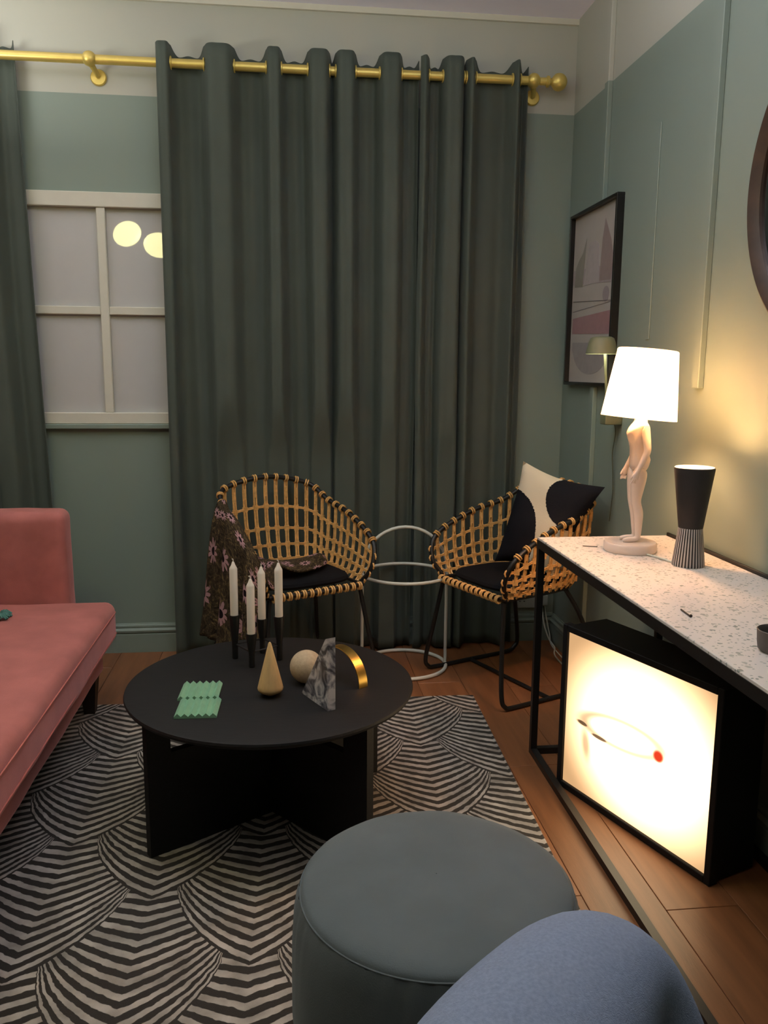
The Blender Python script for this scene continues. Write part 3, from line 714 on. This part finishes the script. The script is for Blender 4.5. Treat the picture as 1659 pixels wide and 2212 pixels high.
def terrazzo():
    m = bpy.data.materials.new('white_terrazzo'); m.use_nodes = True; nt = m.node_tree; b = nt.nodes['Principled BSDF']; L = nt.links.new
    g = nt.nodes.new('ShaderNodeNewGeometry'); mp = nt.nodes.new('ShaderNodeMapping'); L(g.outputs['Position'], mp.inputs[0]); mp.inputs['Scale'].default_value = (1, 1.0, 1)
    nz = nt.nodes.new('ShaderNodeTexNoise'); nz.inputs['Scale'].default_value = 60; L(mp.outputs[0], nz.inputs[0])
    mxv = nt.nodes.new('ShaderNodeMix'); mxv.data_type = 'VECTOR'; mxv.inputs['Factor'].default_value = .012; L(mp.outputs[0], mxv.inputs['A']); L(nz.outputs['Color'], mxv.inputs['B'])
    def layer(scale, th, off):
        v = nt.nodes.new('ShaderNodeTexVoronoi'); v.inputs['Scale'].default_value = scale; v.feature = 'F1'
        ad = nt.nodes.new('ShaderNodeVectorMath'); ad.operation = 'ADD'; ad.inputs[1].default_value = off; L(mxv.outputs['Result'], ad.inputs[0]); L(ad.outputs[0], v.inputs[0])
        lt = nt.nodes.new('ShaderNodeMath'); lt.operation = 'LESS_THAN'; lt.inputs[1].default_value = th; L(v.outputs['Distance'], lt.inputs[0])
        sp = nt.nodes.new('ShaderNodeSeparateColor'); L(v.outputs['Color'], sp.inputs[0])
        gt = nt.nodes.new('ShaderNodeMath'); gt.operation = 'GREATER_THAN'; gt.inputs[1].default_value = .45; L(sp.outputs[0], gt.inputs[0])
        mu = nt.nodes.new('ShaderNodeMath'); mu.operation = 'MULTIPLY'; L(lt.outputs[0], mu.inputs[0]); L(gt.outputs[0], mu.inputs[1]); return mu.outputs[0], sp.outputs[1]
    a, ca = layer(46, .27, (0, 0, 0)); c, cc = layer(100, .30, (3, 1, 0))
    mxn = nt.nodes.new('ShaderNodeMath'); mxn.operation = 'MAXIMUM'; L(a, mxn.inputs[0]); L(c, mxn.inputs[1])
    ch = nt.nodes.new('ShaderNodeValToRGB'); ch.color_ramp.elements[0].color = lin((132, 138, 130))+(1,); ch.color_ramp.elements[1].color = lin((180, 180, 170))+(1,); L(ca, ch.inputs[0])
    mx = nt.nodes.new('ShaderNodeMix'); mx.data_type = 'RGBA'; L(mxn.outputs[0], mx.inputs['Factor']); mx.inputs['A'].default_value = lin((222, 214, 206))+(1,); L(ch.outputs[0], mx.inputs['B'])
    L(mx.outputs['Result'], b.inputs['Base Color']); b.inputs['Roughness'].default_value = .35
    return m
MB().bbox(dl(((DX0+DX1)/2, (DY0+DY1)/2, DZ-.002)), (DX1-DX0-.004, DY1-DY0-.004, .010), .0015, seg=1).build('terrazzo_top', terrazzo(), t, smooth=False)
MB().bbox(dl((DX1+.004, (DY0+DY1)/2, DZ+.002)), (.008, DY1-DY0, .022), .001, seg=1).build('back_edge', M_black, t, smooth=False)
DT = DZ+.003
# ------------------------------------------------------------------ light box under the desk
P0 = Vector((.862, 2.452, 0)); P1 = Vector((1.085, 1.868, 0)); d = (P1-P0).normalized(); nv = Vector((-d.y, d.x, 0)); LW = (P1-P0).length; LH, LD = .545, .175
t = thing('light_box', P0, 'large lit picture light box in a black case standing under the desk', 'light box')
Ml = Matrix((d, nv, Vector((0, 0, 1)))).transposed()
def lb(x0, x1, y0, y1, z0, z1, nm, m, bv=.002):
    return MB().bbox(Ml @ Vector(((x0+x1)/2, (y0+y1)/2, (z0+z1)/2)), (x1-x0, y1-y0, z1-z0), bv, seg=1, M=Ml).build(nm, m, t, smooth=False)
M_case = mat('matt_black_case', (15, 15, 17), .6, var=.1, spec=.3)
FB = .021
lb(0, FB, 0, .03, 0, LH, 'front_frame', M_case); lb(LW-FB, LW, 0, .03, 0, LH, 'front_frame', M_case)
lb(FB, LW-FB, 0, .03, LH-FB, LH, 'front_frame', M_case); lb(FB, LW-FB, 0, .03, 0, FB, 'front_frame', M_case)
lb(.006, LW-.006, .012, LD, .004, LH-.006, 'case', M_case)
def glow_mat():
    m = bpy.data.materials.new('backlit_print'); m.use_nodes = True; nt = m.node_tree; nt.nodes.remove(nt.nodes['Principled BSDF']); L = nt.links.new
    out = [n for n in nt.nodes if n.type == 'OUTPUT_MATERIAL'][0]; em = nt.nodes.new('ShaderNodeEmission'); L(em.outputs[0], out.inputs[0])
    uvn = nt.nodes.new('ShaderNodeUVMap'); uvn.uv_map = 'print'
    def N(op, *a):
        k = nt.nodes.new('ShaderNodeMath'); k.operation = op
        for i, x in enumerate(a):
            if isinstance(x, (int, float)): k.inputs[i].default_value = x
            else: L(x, k.inputs[i])
        return k.outputs[0]
    sx = nt.nodes.new('ShaderNodeSeparateXYZ'); L(uvn.outputs[0], sx.inputs[0]); U, V = sx.outputs[0], sx.outputs[1]
    def blob(cx, cy, rx, ry, ang=0):
        dx = N('SUBTRACT', U, cx); dy = N('SUBTRACT', V, cy); c, s = math.cos(ang), math.sin(ang)
        a = N('DIVIDE', N('ADD', N('MULTIPLY', dx, c), N('MULTIPLY', dy, s)), rx); b = N('DIVIDE', N('SUBTRACT', N('MULTIPLY', dy, c), N('MULTIPLY', dx, s)), ry)
        return N('SQRT', N('ADD', N('MULTIPLY', a, a), N('MULTIPLY', b, b)))
    def smooth(x, a, b):
        k = nt.nodes.new('ShaderNodeMapRange'); k.interpolation_type = 'SMOOTHSTEP'; L(x, k.inputs[0]); k.inputs[1].default_value = a; k.inputs[2].default_value = b; k.inputs[3].default_value = 1; k.inputs[4].default_value = 0; return k.outputs[0]
    ctr = smooth(blob(.56, .50, .60, .60), .30, 1.15)
    st = N('ADD', .72, N('MULTIPLY', ctr, 3.6))
    ramp = nt.nodes.new('ShaderNodeMix'); ramp.data_type = 'RGBA'; L(ctr, ramp.inputs['Factor']); ramp.inputs['A'].default_value = (1, .58, .27, 1); ramp.inputs['B'].default_value = (1, .80, .50, 1)
    # faint printed marks: long arc, short dashes, red tip
    d1 = blob(.42, .505, .27, .085, .10); arcm = N('MULTIPLY', smooth(N('ABSOLUTE', N('SUBTRACT', d1, 1)), 0, .34), .70)
    dash = N('ADD', smooth(blob(.13, .45, .045, .014, -.05), .4, 1.2), smooth(blob(.265, .415, .06, .012, .02), .4, 1.2))
    lobe = smooth(blob(.17, .33, .045, .14, .15), .2, 1.1)
    dk = N('MINIMUM', N('ADD', N('MULTIPLY', arcm, .9), N('MULTIPLY', dash, .8)), .93); dk = N('MAXIMUM', dk, N('MULTIPLY', lobe, .6))
    st2 = N('MULTIPLY', st, N('SUBTRACT', 1, dk))
    red = smooth(blob(.675, .50, .034, .036, 0), .6, 1.2)
    cm = nt.nodes.new('ShaderNodeMix'); cm.data_type = 'RGBA'; L(red, cm.inputs['Factor'])
    tm = nt.nodes.new('ShaderNodeMix'); tm.data_type = 'RGBA'; L(N('MULTIPLY', dk, .8), tm.inputs['Factor']); L(ramp.outputs['Result'], tm.inputs['A']); tm.inputs['B'].default_value = (1, .52, .26, 1); L(tm.outputs['Result'], cm.inputs['A']); cm.inputs['B'].default_value = (1, .07, .02, 1)
    L(cm.outputs['Result'], em.inputs[0])
    stf = N('ADD', N('MULTIPLY', st2, N('SUBTRACT', 1, red)), N('MULTIPLY', red, .9)); L(stf, em.inputs[1])
    return m
m = MB(); z0, z1 = FB, LH-FB
m.add([Ml @ Vector(p) for p in ((FB, .010, z0), (LW-FB, .010, z0), (LW-FB, .010, z1), (FB, .010, z1), (FB, .0125, z0), (LW-FB, .0125, z0), (LW-FB, .0125, z1), (FB, .0125, z1))],
      [(0, 1, 2, 3), (7, 6, 5, 4), (0, 4, 5, 1), (1, 5, 6, 2), (2, 6, 7, 3), (3, 7, 4, 0)])
o = m.build('lit_print', glow_mat(), t, smooth=False); uv = o.data.uv_layers.new(name='print')
uvc = [(0, 0), (1, 0), (1, 1), (0, 1)]*2
for lp in o.data.loops: uv.data[lp.index].uv = uvc[lp.vertex_index]
# ------------------------------------------------------------------ figure lamp
M_cer = mat('white_glazed_porcelain', (232, 214, 200), .3, var=.02, coat=.3)
LX, LY = 1.068, 2.452
t = thing('figure_lamp', (LX, LY, DT), 'white standing nude figurine table lamp with a glowing cone shade on the desk', 'lamp')
MB().lathe([(0, 0), (.078, 0), (.081, .004), (.081, .026), (.078, .030), (0, .031)], 48).build('base', M_cer, t)
nodes = []; edges = []
def nd(p, r, par=None):
    nodes.append((p, r)); i = len(nodes)-1
    if par is not None: edges.append((par, i))
    return i
pel = nd((-.01, 0, .93), (.135, .11)); wai = nd((0, 0, 1.10), (.105, .085), pel); che = nd((.01, 0, 1.27), (.125, .10), wai); nk = nd((-.01, 0, 1.41), .06, che); hd = nd((.0, 0, 1.52), .075, nk)
for s in (-1, 1):
    hp_ = nd((-.01, s*.085, .86), .092, pel); th = nd((.01, s*.078, .68), .078, hp_); kn = nd((.02, s*.066, .48), .052, th); ca = nd((-.02, s*.066, .34), .056, kn); an = nd((-.03, s*.062, .09), .034, ca); he = nd((-.02, s*.062, .035), .034, an); to = nd((.09, s*.068, .026), .030, he); nd((.15, s*.07, .018), .020, to)
    nd((-.085, s*.065, .90), .07, pel)
    nd((.115, s*.065, 1.23), .045, che)
    sh = nd((-.01, s*.17, 1.33), .052, che); el = nd((-.04, s*.215, 1.07), .038, sh); wr_ = nd((.06, s*.225, .86), .026, el); hn = nd((.085, s*.225, .80), .030, wr_)
    for k in range(4): f1 = nd((.065+.018*k, s*(.222), .745), .0095, hn); nd((.078+.018*k, s*.206, .71-.004*abs(k-1.5)), .0085, f1)
    tb = nd((.125, s*.214, .785), .010, hn); nd((.135, s*.205, .755), .009, tb)
nodes = [(p, (r[0]*1.12, r[1]*1.12) if isinstance(r, tuple) else r*1.14) for p, r in nodes]
skin('figurine', nodes, edges, M_cer, t, sub=2, scale=.268, loc=(.010, 0, .031), rz=PI-.12)
SH = Matrix.Rotation(math.radians(5), 3, FW)
M_shade = mat('glowing_lamp_shade', (245, 232, 205), .7, var=0)
def shade_trans():
    nt = M_shade.node_tree; b = nt.nodes['Principled BSDF']; out = [n for n in nt.nodes if n.type == 'OUTPUT_MATERIAL'][0]
    tr = nt.nodes.new('ShaderNodeBsdfTranslucent'); tr.inputs[0].default_value = (.85, .80, .66, 1)
    mx = nt.nodes.new('ShaderNodeMixShader'); mx.inputs[0].default_value = .5
    nt.links.new(b.outputs[0], mx.inputs[1]); nt.links.new(tr.outputs[0], mx.inputs[2]); nt.links.new(mx.outputs[0], out.inputs[0])
shade_trans()
mm = MB(); mm.lathe([(.1135, -.096), (.0900, .108), (.0865, .111), (.02, .111)], 64, (0, 0, 0), SH)
nf = len(mm.f); mm.f = [f_ for f_ in mm.f if len(f_) == 4]; mm.mi = mm.mi[:len(mm.f)]
mm.build('shade', M_shade, t, loc=(.012, 0, .512))
mm = MB(); mm.tube([(.0, 0, .41), (.005, 0, .47)], .006, 8); mm.tube([(0, -.11, .42), (0, .11, .42)], .0015, 6)
mm.build('socket_stem', M_plastic, t)
mm = MB(); mm.lathe([(0, -.03), (.012, -.028), (.026, .005), (.028, .02), (.02, .038), (0, .045)], 16, (.008, 0, .50))
mm.build('bulb', mat('lit_bulb', (255, 240, 215), .5, emis=(1, .52, .25), estr=560), t)
# ------------------------------------------------------------------ hourglass uplighter
def stripe_mat():
    m = bpy.data.materials.new('black_white_vertical_stripes'); m.use_nodes = True; nt = m.node_tree; b = nt.nodes['Principled BSDF']; L = nt.links.new
    tc = nt.nodes.new('ShaderNodeTexCoord'); sp = nt.nodes.new('ShaderNodeSeparateXYZ'); L(tc.outputs['Object'], sp.inputs[0])
    at = nt.nodes.new('ShaderNodeMath'); at.operation = 'ARCTAN2'; L(sp.outputs[1], at.inputs[0]); L(sp.outputs[0], at.inputs[1])
    ml = nt.nodes.new('ShaderNodeMath'); ml.operation = 'MULTIPLY'; ml.inputs[1].default_value = 32; L(at.outputs[0], ml.inputs[0])
    si = nt.nodes.new('ShaderNodeMath'); si.operation = 'SINE'; L(ml.outputs[0], si.inputs[0])
    gt = nt.nodes.new('ShaderNodeMath'); gt.operation = 'GREATER_THAN'; gt.inputs[1].default_value = -.05; L(si.outputs[0], gt.inputs[0])
    mx = nt.nodes.new('ShaderNodeMix'); mx.data_type = 'RGBA'; L(gt.outputs[0], mx.inputs['Factor']); mx.inputs['A'].default_value = lin((26, 24, 24))+(1,); mx.inputs['B'].default_value = lin((186, 182, 178))+(1,)
    L(mx.outputs['Result'], b.inputs['Base Color']); b.inputs['Roughness'].default_value = .5; return m
t = thing('hourglass_lamp', (1.157, 2.243, DT), 'black hourglass-shaped uplighter with a striped foot on the desk', 'lamp')
M_bcone = mat('matt_black_ceramic', (34, 31, 30), .6, var=.1)
MB().lathe([(0, 0), (.045, 0), (.0462, .003), (.034, .112)], 48).build('striped_foot', stripe_mat(), t)
mm = MB(); mm.lathe([(.034, .112), (.0345, .114), (.0565, .284), (.056, .2865), (.054, .286), (.033, .13), (.0, .128)], 48)
mm.f = mm.f[:]; mm.build('upper_cone', M_bcone, t)
mm = MB(); mm.lathe([(.053, .276), (.0555, .2872), (.0535, .2885), (.0515, .286), (.0505, .270)], 48); mm.f = mm.f[:-2]; mm.mi = mm.mi[:-2]; mm.build('white_rim', M_plastic, t)
mm = MB(); mm.lathe([(0, .232), (.012, .235), (.018, .252), (.012, .270), (0, .275)], 16)
mm.build('bulb', mat('lit_uplight_bulb', (255, 240, 215), .5, emis=(1, .50, .20), estr=640), t)
mm = MB(); mm.tube(cr([(-.035, .03, .004), (-.05, .09, .004), (-.07, .14, .004), (-.085, .17, .004)], 5), .003, 6); mm.build('cord', M_plastic, t)
# ------------------------------------------------------------------ small things on the desk
def nail(a, b, label, m, r):
    L = math.hypot(b[0]-a[0], b[1]-a[1]); t = thing('nail', (a[0], a[1], DT), label, 'nail', rz=math.atan2(b[1]-a[1], b[0]-a[0]))
    MB().tube([(0, 0, r*1.6), (L*.06, 0, r*1.4), (L, 0, r*1.2)], [r*.2, r, r], 8).build('shank', m, t)
    MB().tube([(L, 0, r*1.9), (L+.0012, 0, r*1.9)], r*1.9, 12).build('head', m, t)
M_steel = mat('dull_steel', (120, 112, 104), .45, .8)
nail((.938, 2.522), (.982, 2.508), 'small steel nail lying on the desk left of the figurine lamp', M_steel, .0016)
nail((.918, 1.800), (.914, 1.742), 'dark steel nail lying mid-desk on the terrazzo', mat('dark_steel', (60, 54, 52), .5, .6), .0020)
o = MB().lathe([(0, 0), (.030, 0), (.036, .006), (.038, .02), (.040, .045), (.0385, .046), (.035, .04), (.032, .012), (0, .008)], 32).build('small_bowl', mat('grey_brown_stoneware', (92, 84, 80), .5, var=.15, scale=30)); o.location = (.975, 1.500, DT)
tag(o, 'small grey stoneware bowl at the right edge of the desk', 'bowl')
# ------------------------------------------------------------------ framed print on the right wall
PY0, PY1, PZ0, PZ1 = 3.255, 3.80, 1.275, 2.025
t = thing('framed_print', (XR, (PY0+PY1)/2, (PZ0+PZ1)/2), 'black framed abstract print in muted pinks on the right wall', 'picture')
hy, hz = (PY1-PY0)/2, (PZ1-PZ0)/2
m = MB()
for y0, y1, z0, z1 in ((-hy, hy, hz-.014, hz), (-hy, hy, -hz, -hz+.014), (-hy, -hy+.014, -hz+.014, hz-.014), (hy-.014, hy, -hz+.014, hz-.014)):
    m.bbox((-.016, (y0+y1)/2, (z0+z1)/2), (.032, y1-y0, z1-z0), .0015, seg=1)
m.build('frame', mat('black_lacquer_frame', (16, 15, 14), .35), t, smooth=False)
M_paper = mat('greyish_print_paper', (172, 166, 158), .5, var=.03, scale=12, coat=.1)
MB().box((-.008, 0, 0), (.006, 2*hy-.026, 2*hz-.026)).build('print', M_paper, t, smooth=False)
def shape(poly, col, k):     # poly in (u from the far edge 0..1, v up 0..1)
    MM = Matrix(((0, 0, 1), (-1, 0, 0), (0, 1, 0)))
    pts = [(-hy+.02+(2*hy-.04)*u, -hz+.02+(2*hz-.04)*v) for u, v in poly]
    MB().prism(pts, -.0118-k*.0003, -.0112, MM).build('printed_shape', mat('ink_'+'_'.join(map(str, col)), col, .5, var=.06, scale=30, coat=.25), t, smooth=False)
shape([(0, .60), (.95, .56), (.95, .66), (.0, .69)], (158, 146, 146), 0)
shape([(.04, .585), (.24, .575), (.30, .86), (.22, .78), (.12, .74), (.06, .70)], (138, 134, 122), 1)
shape([(.64, .585), (.90, .575), (.92, .70), (.86, .80), (.72, .93), (.67, .82)], (146, 130, 126), 1)
shape([(.27, .58), (.63, .58), (.60, .80), (.50, .83), (.36, .82)], (172, 164, 162), 1)
shape([(.80+.07*math.cos(a), .50+.045*math.sin(a)) for a in [i*2*PI/18 for i in range(18)]], (148, 138, 138), 1)
shape([(.02, .495), (.96, .455), (.96, .458), (.02, .498)], (80, 72, 72), 2)
shape([(.02, .43), (.96, .452), (.96, .455), (.02, .433)], (120, 110, 110), 2)
shape([(.03, .295), (.95, .27), (.95, .405), (.03, .39)], (158, 122, 124), 1)
shape([(.05, .24), (.95, .22), (.95, .19)]+[(.5+.42*math.cos(a), .19-.15*math.sin(a)) for a in [i*PI/14 for i in range(1, 14)]]+[(.05, .19)], (150, 144, 142), 1)
# ------------------------------------------------------------------ wall lamp
M_olive = mat('olive_painted_metal', (112, 116, 88), .5, var=.04)
t = thing('wall_lamp', (XR, 3.19, 1.15), 'olive metal wall lamp with a dome shade in front of the framed print', 'lamp')
MB().bbox((-.035, 0, 0), (.07, .06, .045), .004).build('wall_box', M_olive, t)
MB().tube([(-.055, -.0, .02), (-.062, -.005, .10), (-.080, -.015, .255)], .0055, 10).build('arm', M_olive, t)
mm = MB(); c0 = (-.100, -.03, .252)
mm.lathe([(.0605, 0), (.0615, .0), (.051, .045), (.045, .060), (.034, .066), (0, .067), (0, .064), (.033, .063), (.043, .057), (.049, .044), (.059, .002), (.0605, 0)], 40, c0); mm.f = mm.f[:-2]; mm.mi = mm.mi[:-2]; mm.build('shade', M_olive, t)
mm = MB(); mm.lathe([(0, .004), (.050, .004), (.050, .010), (0, .010)], 32, c0)
mm.build('diffuser', mat('lit_diffuser', (250, 250, 225), .5, emis=(1, .93, .68), estr=22), t)
MB().tube(cr([(-.02, .0, -.022), (-.012, .004, -.06), (-.010, .03, -.14), (-.008, .02, -.22), (-.008, .01, -.30), (-.008, .03, -.42)], 6), .0022, 6).build('cord', mat('dark_green_flex', (74, 80, 64), .6), t)
# ------------------------------------------------------------------ round mirror at the right edge
t = thing('round_mirror', (XR, 1.877, 1.817), 'round mirror in a dark brown frame cut off by the right edge', 'mirror')
MYZ = Matrix.Rotation(-PI/2, 3, 'Y')
mm = MB(); mm.lathe([(.385, 0), (.428, 0), (.431, .01), (.428, .026), (.420, .031), (.398, .024), (.385, .016), (.385, 0)], 96, (0, 0, 0), MYZ); mm.f = mm.f[:-2]; mm.mi = mm.mi[:-2]
mm.build('frame', mat('dark_brown_wood_frame', (58, 40, 27), .45, var=.3, scale=18), t)
MB().lathe([(0, .004), (.390, .004), (.390, .008), (0, .008)], 96, (0, 0, 0), MYZ).build('mirror_glass', mat('mirror_silver', (200, 200, 200), .04, 1, var=0), t)
# ------------------------------------------------------------------ wall sockets, plug and cables
M_sock = mat('socket_white', (170, 176, 168), .45)
t = thing('wall_socket', (1.187, YB, .212), 'white double wall socket on the back wall behind the right chair', 'socket')
MB().bbox((0, -.006, 0), (.146, .012, .086), .003).build('plate', M_sock, t)
for dx in (-.036,):
    mm = MB()
    for a, b, w, hh in ((0, .012, .004, .008), (-.011, -.008, .007, .004), (.011, -.008, .007, .004)): mm.box((dx+a, -.0125, b), (w, .002, hh))
    mm.build('pin_holes', M_black, t, smooth=False)
    MB().bbox((dx, -.013, .030), (.014, .004, .010), .001).build('switch', M_plastic, t)
t = thing('power_plug', (1.246, YB-.013, .215), 'white plug in the double socket with a cable dropping to the floor', 'plug')
MB().bbox((0, -.021, 0), (.052, .040, .056), .006).build('plug_body', M_sock, t)
MB().tube(cr([(0, -.024, -.026), (.004, -.03, -.07), (.012, -.04, -.13), (.03, -.07, -.19), (.035, -.14, -.207), (-.0, -.26, -.2095), (.0, -.5, -.2095)], 6), .0038, 8).build('cable', M_plastic, t)
o = MB().tube(cr([(1.262, YB-.03, .187), (1.27, YB-.035, .13), (1.285, YB-.05, .05), (1.278, YB-.12, .006), (1.27, 3.5, .0045), (1.24, 3.1, .0045), (1.25, 2.8, .0045)], 8), .0035, 8).build('white_cable', M_plastic)
tag(o, 'thin white cable running along the floor beside the right wall', 'cable')
# ------------------------------------------------------------------ pendant globes
def pendant(x, y, z, r, label, tilt, em, grp):
    t = thing('globe_pendant', (x, y, z), label, 'lamp', group=grp)
    Mt = Matrix.Rotation(tilt, 3, 'Y') @ Matrix.Diagonal((1, 1, .82))
    MB().lathe([(0, -r)]+[(r*math.sin(a), -r*math.cos(a)) for a in [i*PI/20 for i in range(1, 20)]]+[(0, r)], 40, (0, 0, 0), Mt).build('glass_globe', em, t)
    MB().tube([(0, 0, r*.8), (0, 0, ZC-z-.02)], .003, 6).build('cord', M_brass, t)
    MB().lathe([(0, ZC-z-.025), (.045, ZC-z-.025), (.05, ZC-z-.001), (0, ZC-z-.001)], 24).build('ceiling_rose', M_brass, t)
M_globe = mat('lit_opal_globe', (250, 245, 220), .3, emis=(1, .93, .40), estr=20)
M_globe2 = mat('lit_opal_globe_dim', (250, 245, 220), .3, emis=(1, .95, .55), estr=3.0)
pendant(-1.069, 1.8, 2.236, .096, 'lit opal globe pendant mirrored in the window, the left reflection', -.5, M_globe, 'globe pendants')
pendant(-.862, 1.8, 2.166, .100, 'lit opal globe pendant mirrored in the window, the right reflection', .1, M_globe, 'globe pendants')
pendant(-.775, 2.75, 2.512, .078, 'lit opal globe pendant whose bottom shows at the top left edge', 0, M_globe2, 'globe pendants')
# ------------------------------------------------------------------ seated person (only the knee is in view)
M_jean = mat('light_blue_denim', (134, 146, 170), .85, var=.12, scale=260, bump=.5, bscale=700, sheen=.15, spec=.1)
t = thing('person', (.10, .22, 0), 'seated person in light blue jeans, one raised knee in the foreground', 'person')
nodes = []; edges = []
def P_(x, y, z): return (x-.10, y-.22, z)
pel = nd(P_(.10, .20, .56), (.16, .13)); nd(P_(.10, .14, .72), (.15, .11), pel)
a1 = nd(P_(.05, .42, .62), .13, pel); a2 = nd(P_(.14, .58, .65), .128, a1); a3 = nd(P_(.255, .705, .675), .108, a2); a4 = nd(P_(.353, .815, .672), .084, a3)
a5 = nd(P_(.395, .785, .57), .084, a4); a6 = nd(P_(.41, .70, .42), .078, a5); a7 = nd(P_(.43, .64, .2), .062, a6); nd(P_(.43, .62, .09), .064, a7)
b1 = nd(P_(.02, .34, .55), .105, pel); b2 = nd(P_(-.03, .50, .53), .09, b1); b3 = nd(P_(-.06, .60, .50), .072, b2); b5 = nd(P_(-.07, .59, .36), .064, b3); b6 = nd(P_(-.07, .55, .2), .058, b5); nd(P_(-.07, .54, .10), .06, b6)
skin('jeans', nodes, edges, M_jean, t, sub=3)
for x, y, rz in ((.43, .62, 0), (-.07, .54, 0)):
    nodes = []; edges = []
    h0 = nd(P_(x, y-.05, .045), (.034, .038)); m0 = nd(P_(x, y+.03, .04), (.038, .036), h0); m1 = nd(P_(x, y+.11, .032), (.042, .026), m0); nd(P_(x, y+.17, .028), (.036, .020), m1); nd(P_(x, y-.01, .10), .038, h0)
    o = skin('shoe', nodes, edges, mat('white_trainer', (200, 198, 194), .6), t, sub=2)
    o.location.z = .010
t = thing('stool', (.08, .19, 0), 'plain dark round stool under the seated person', 'stool')
MB().lathe([(0, .0), (.17, 0), (.175, .02), (.175, .40), (.165, .425), (0, .43)], 40).build('seat', M_otto, t)
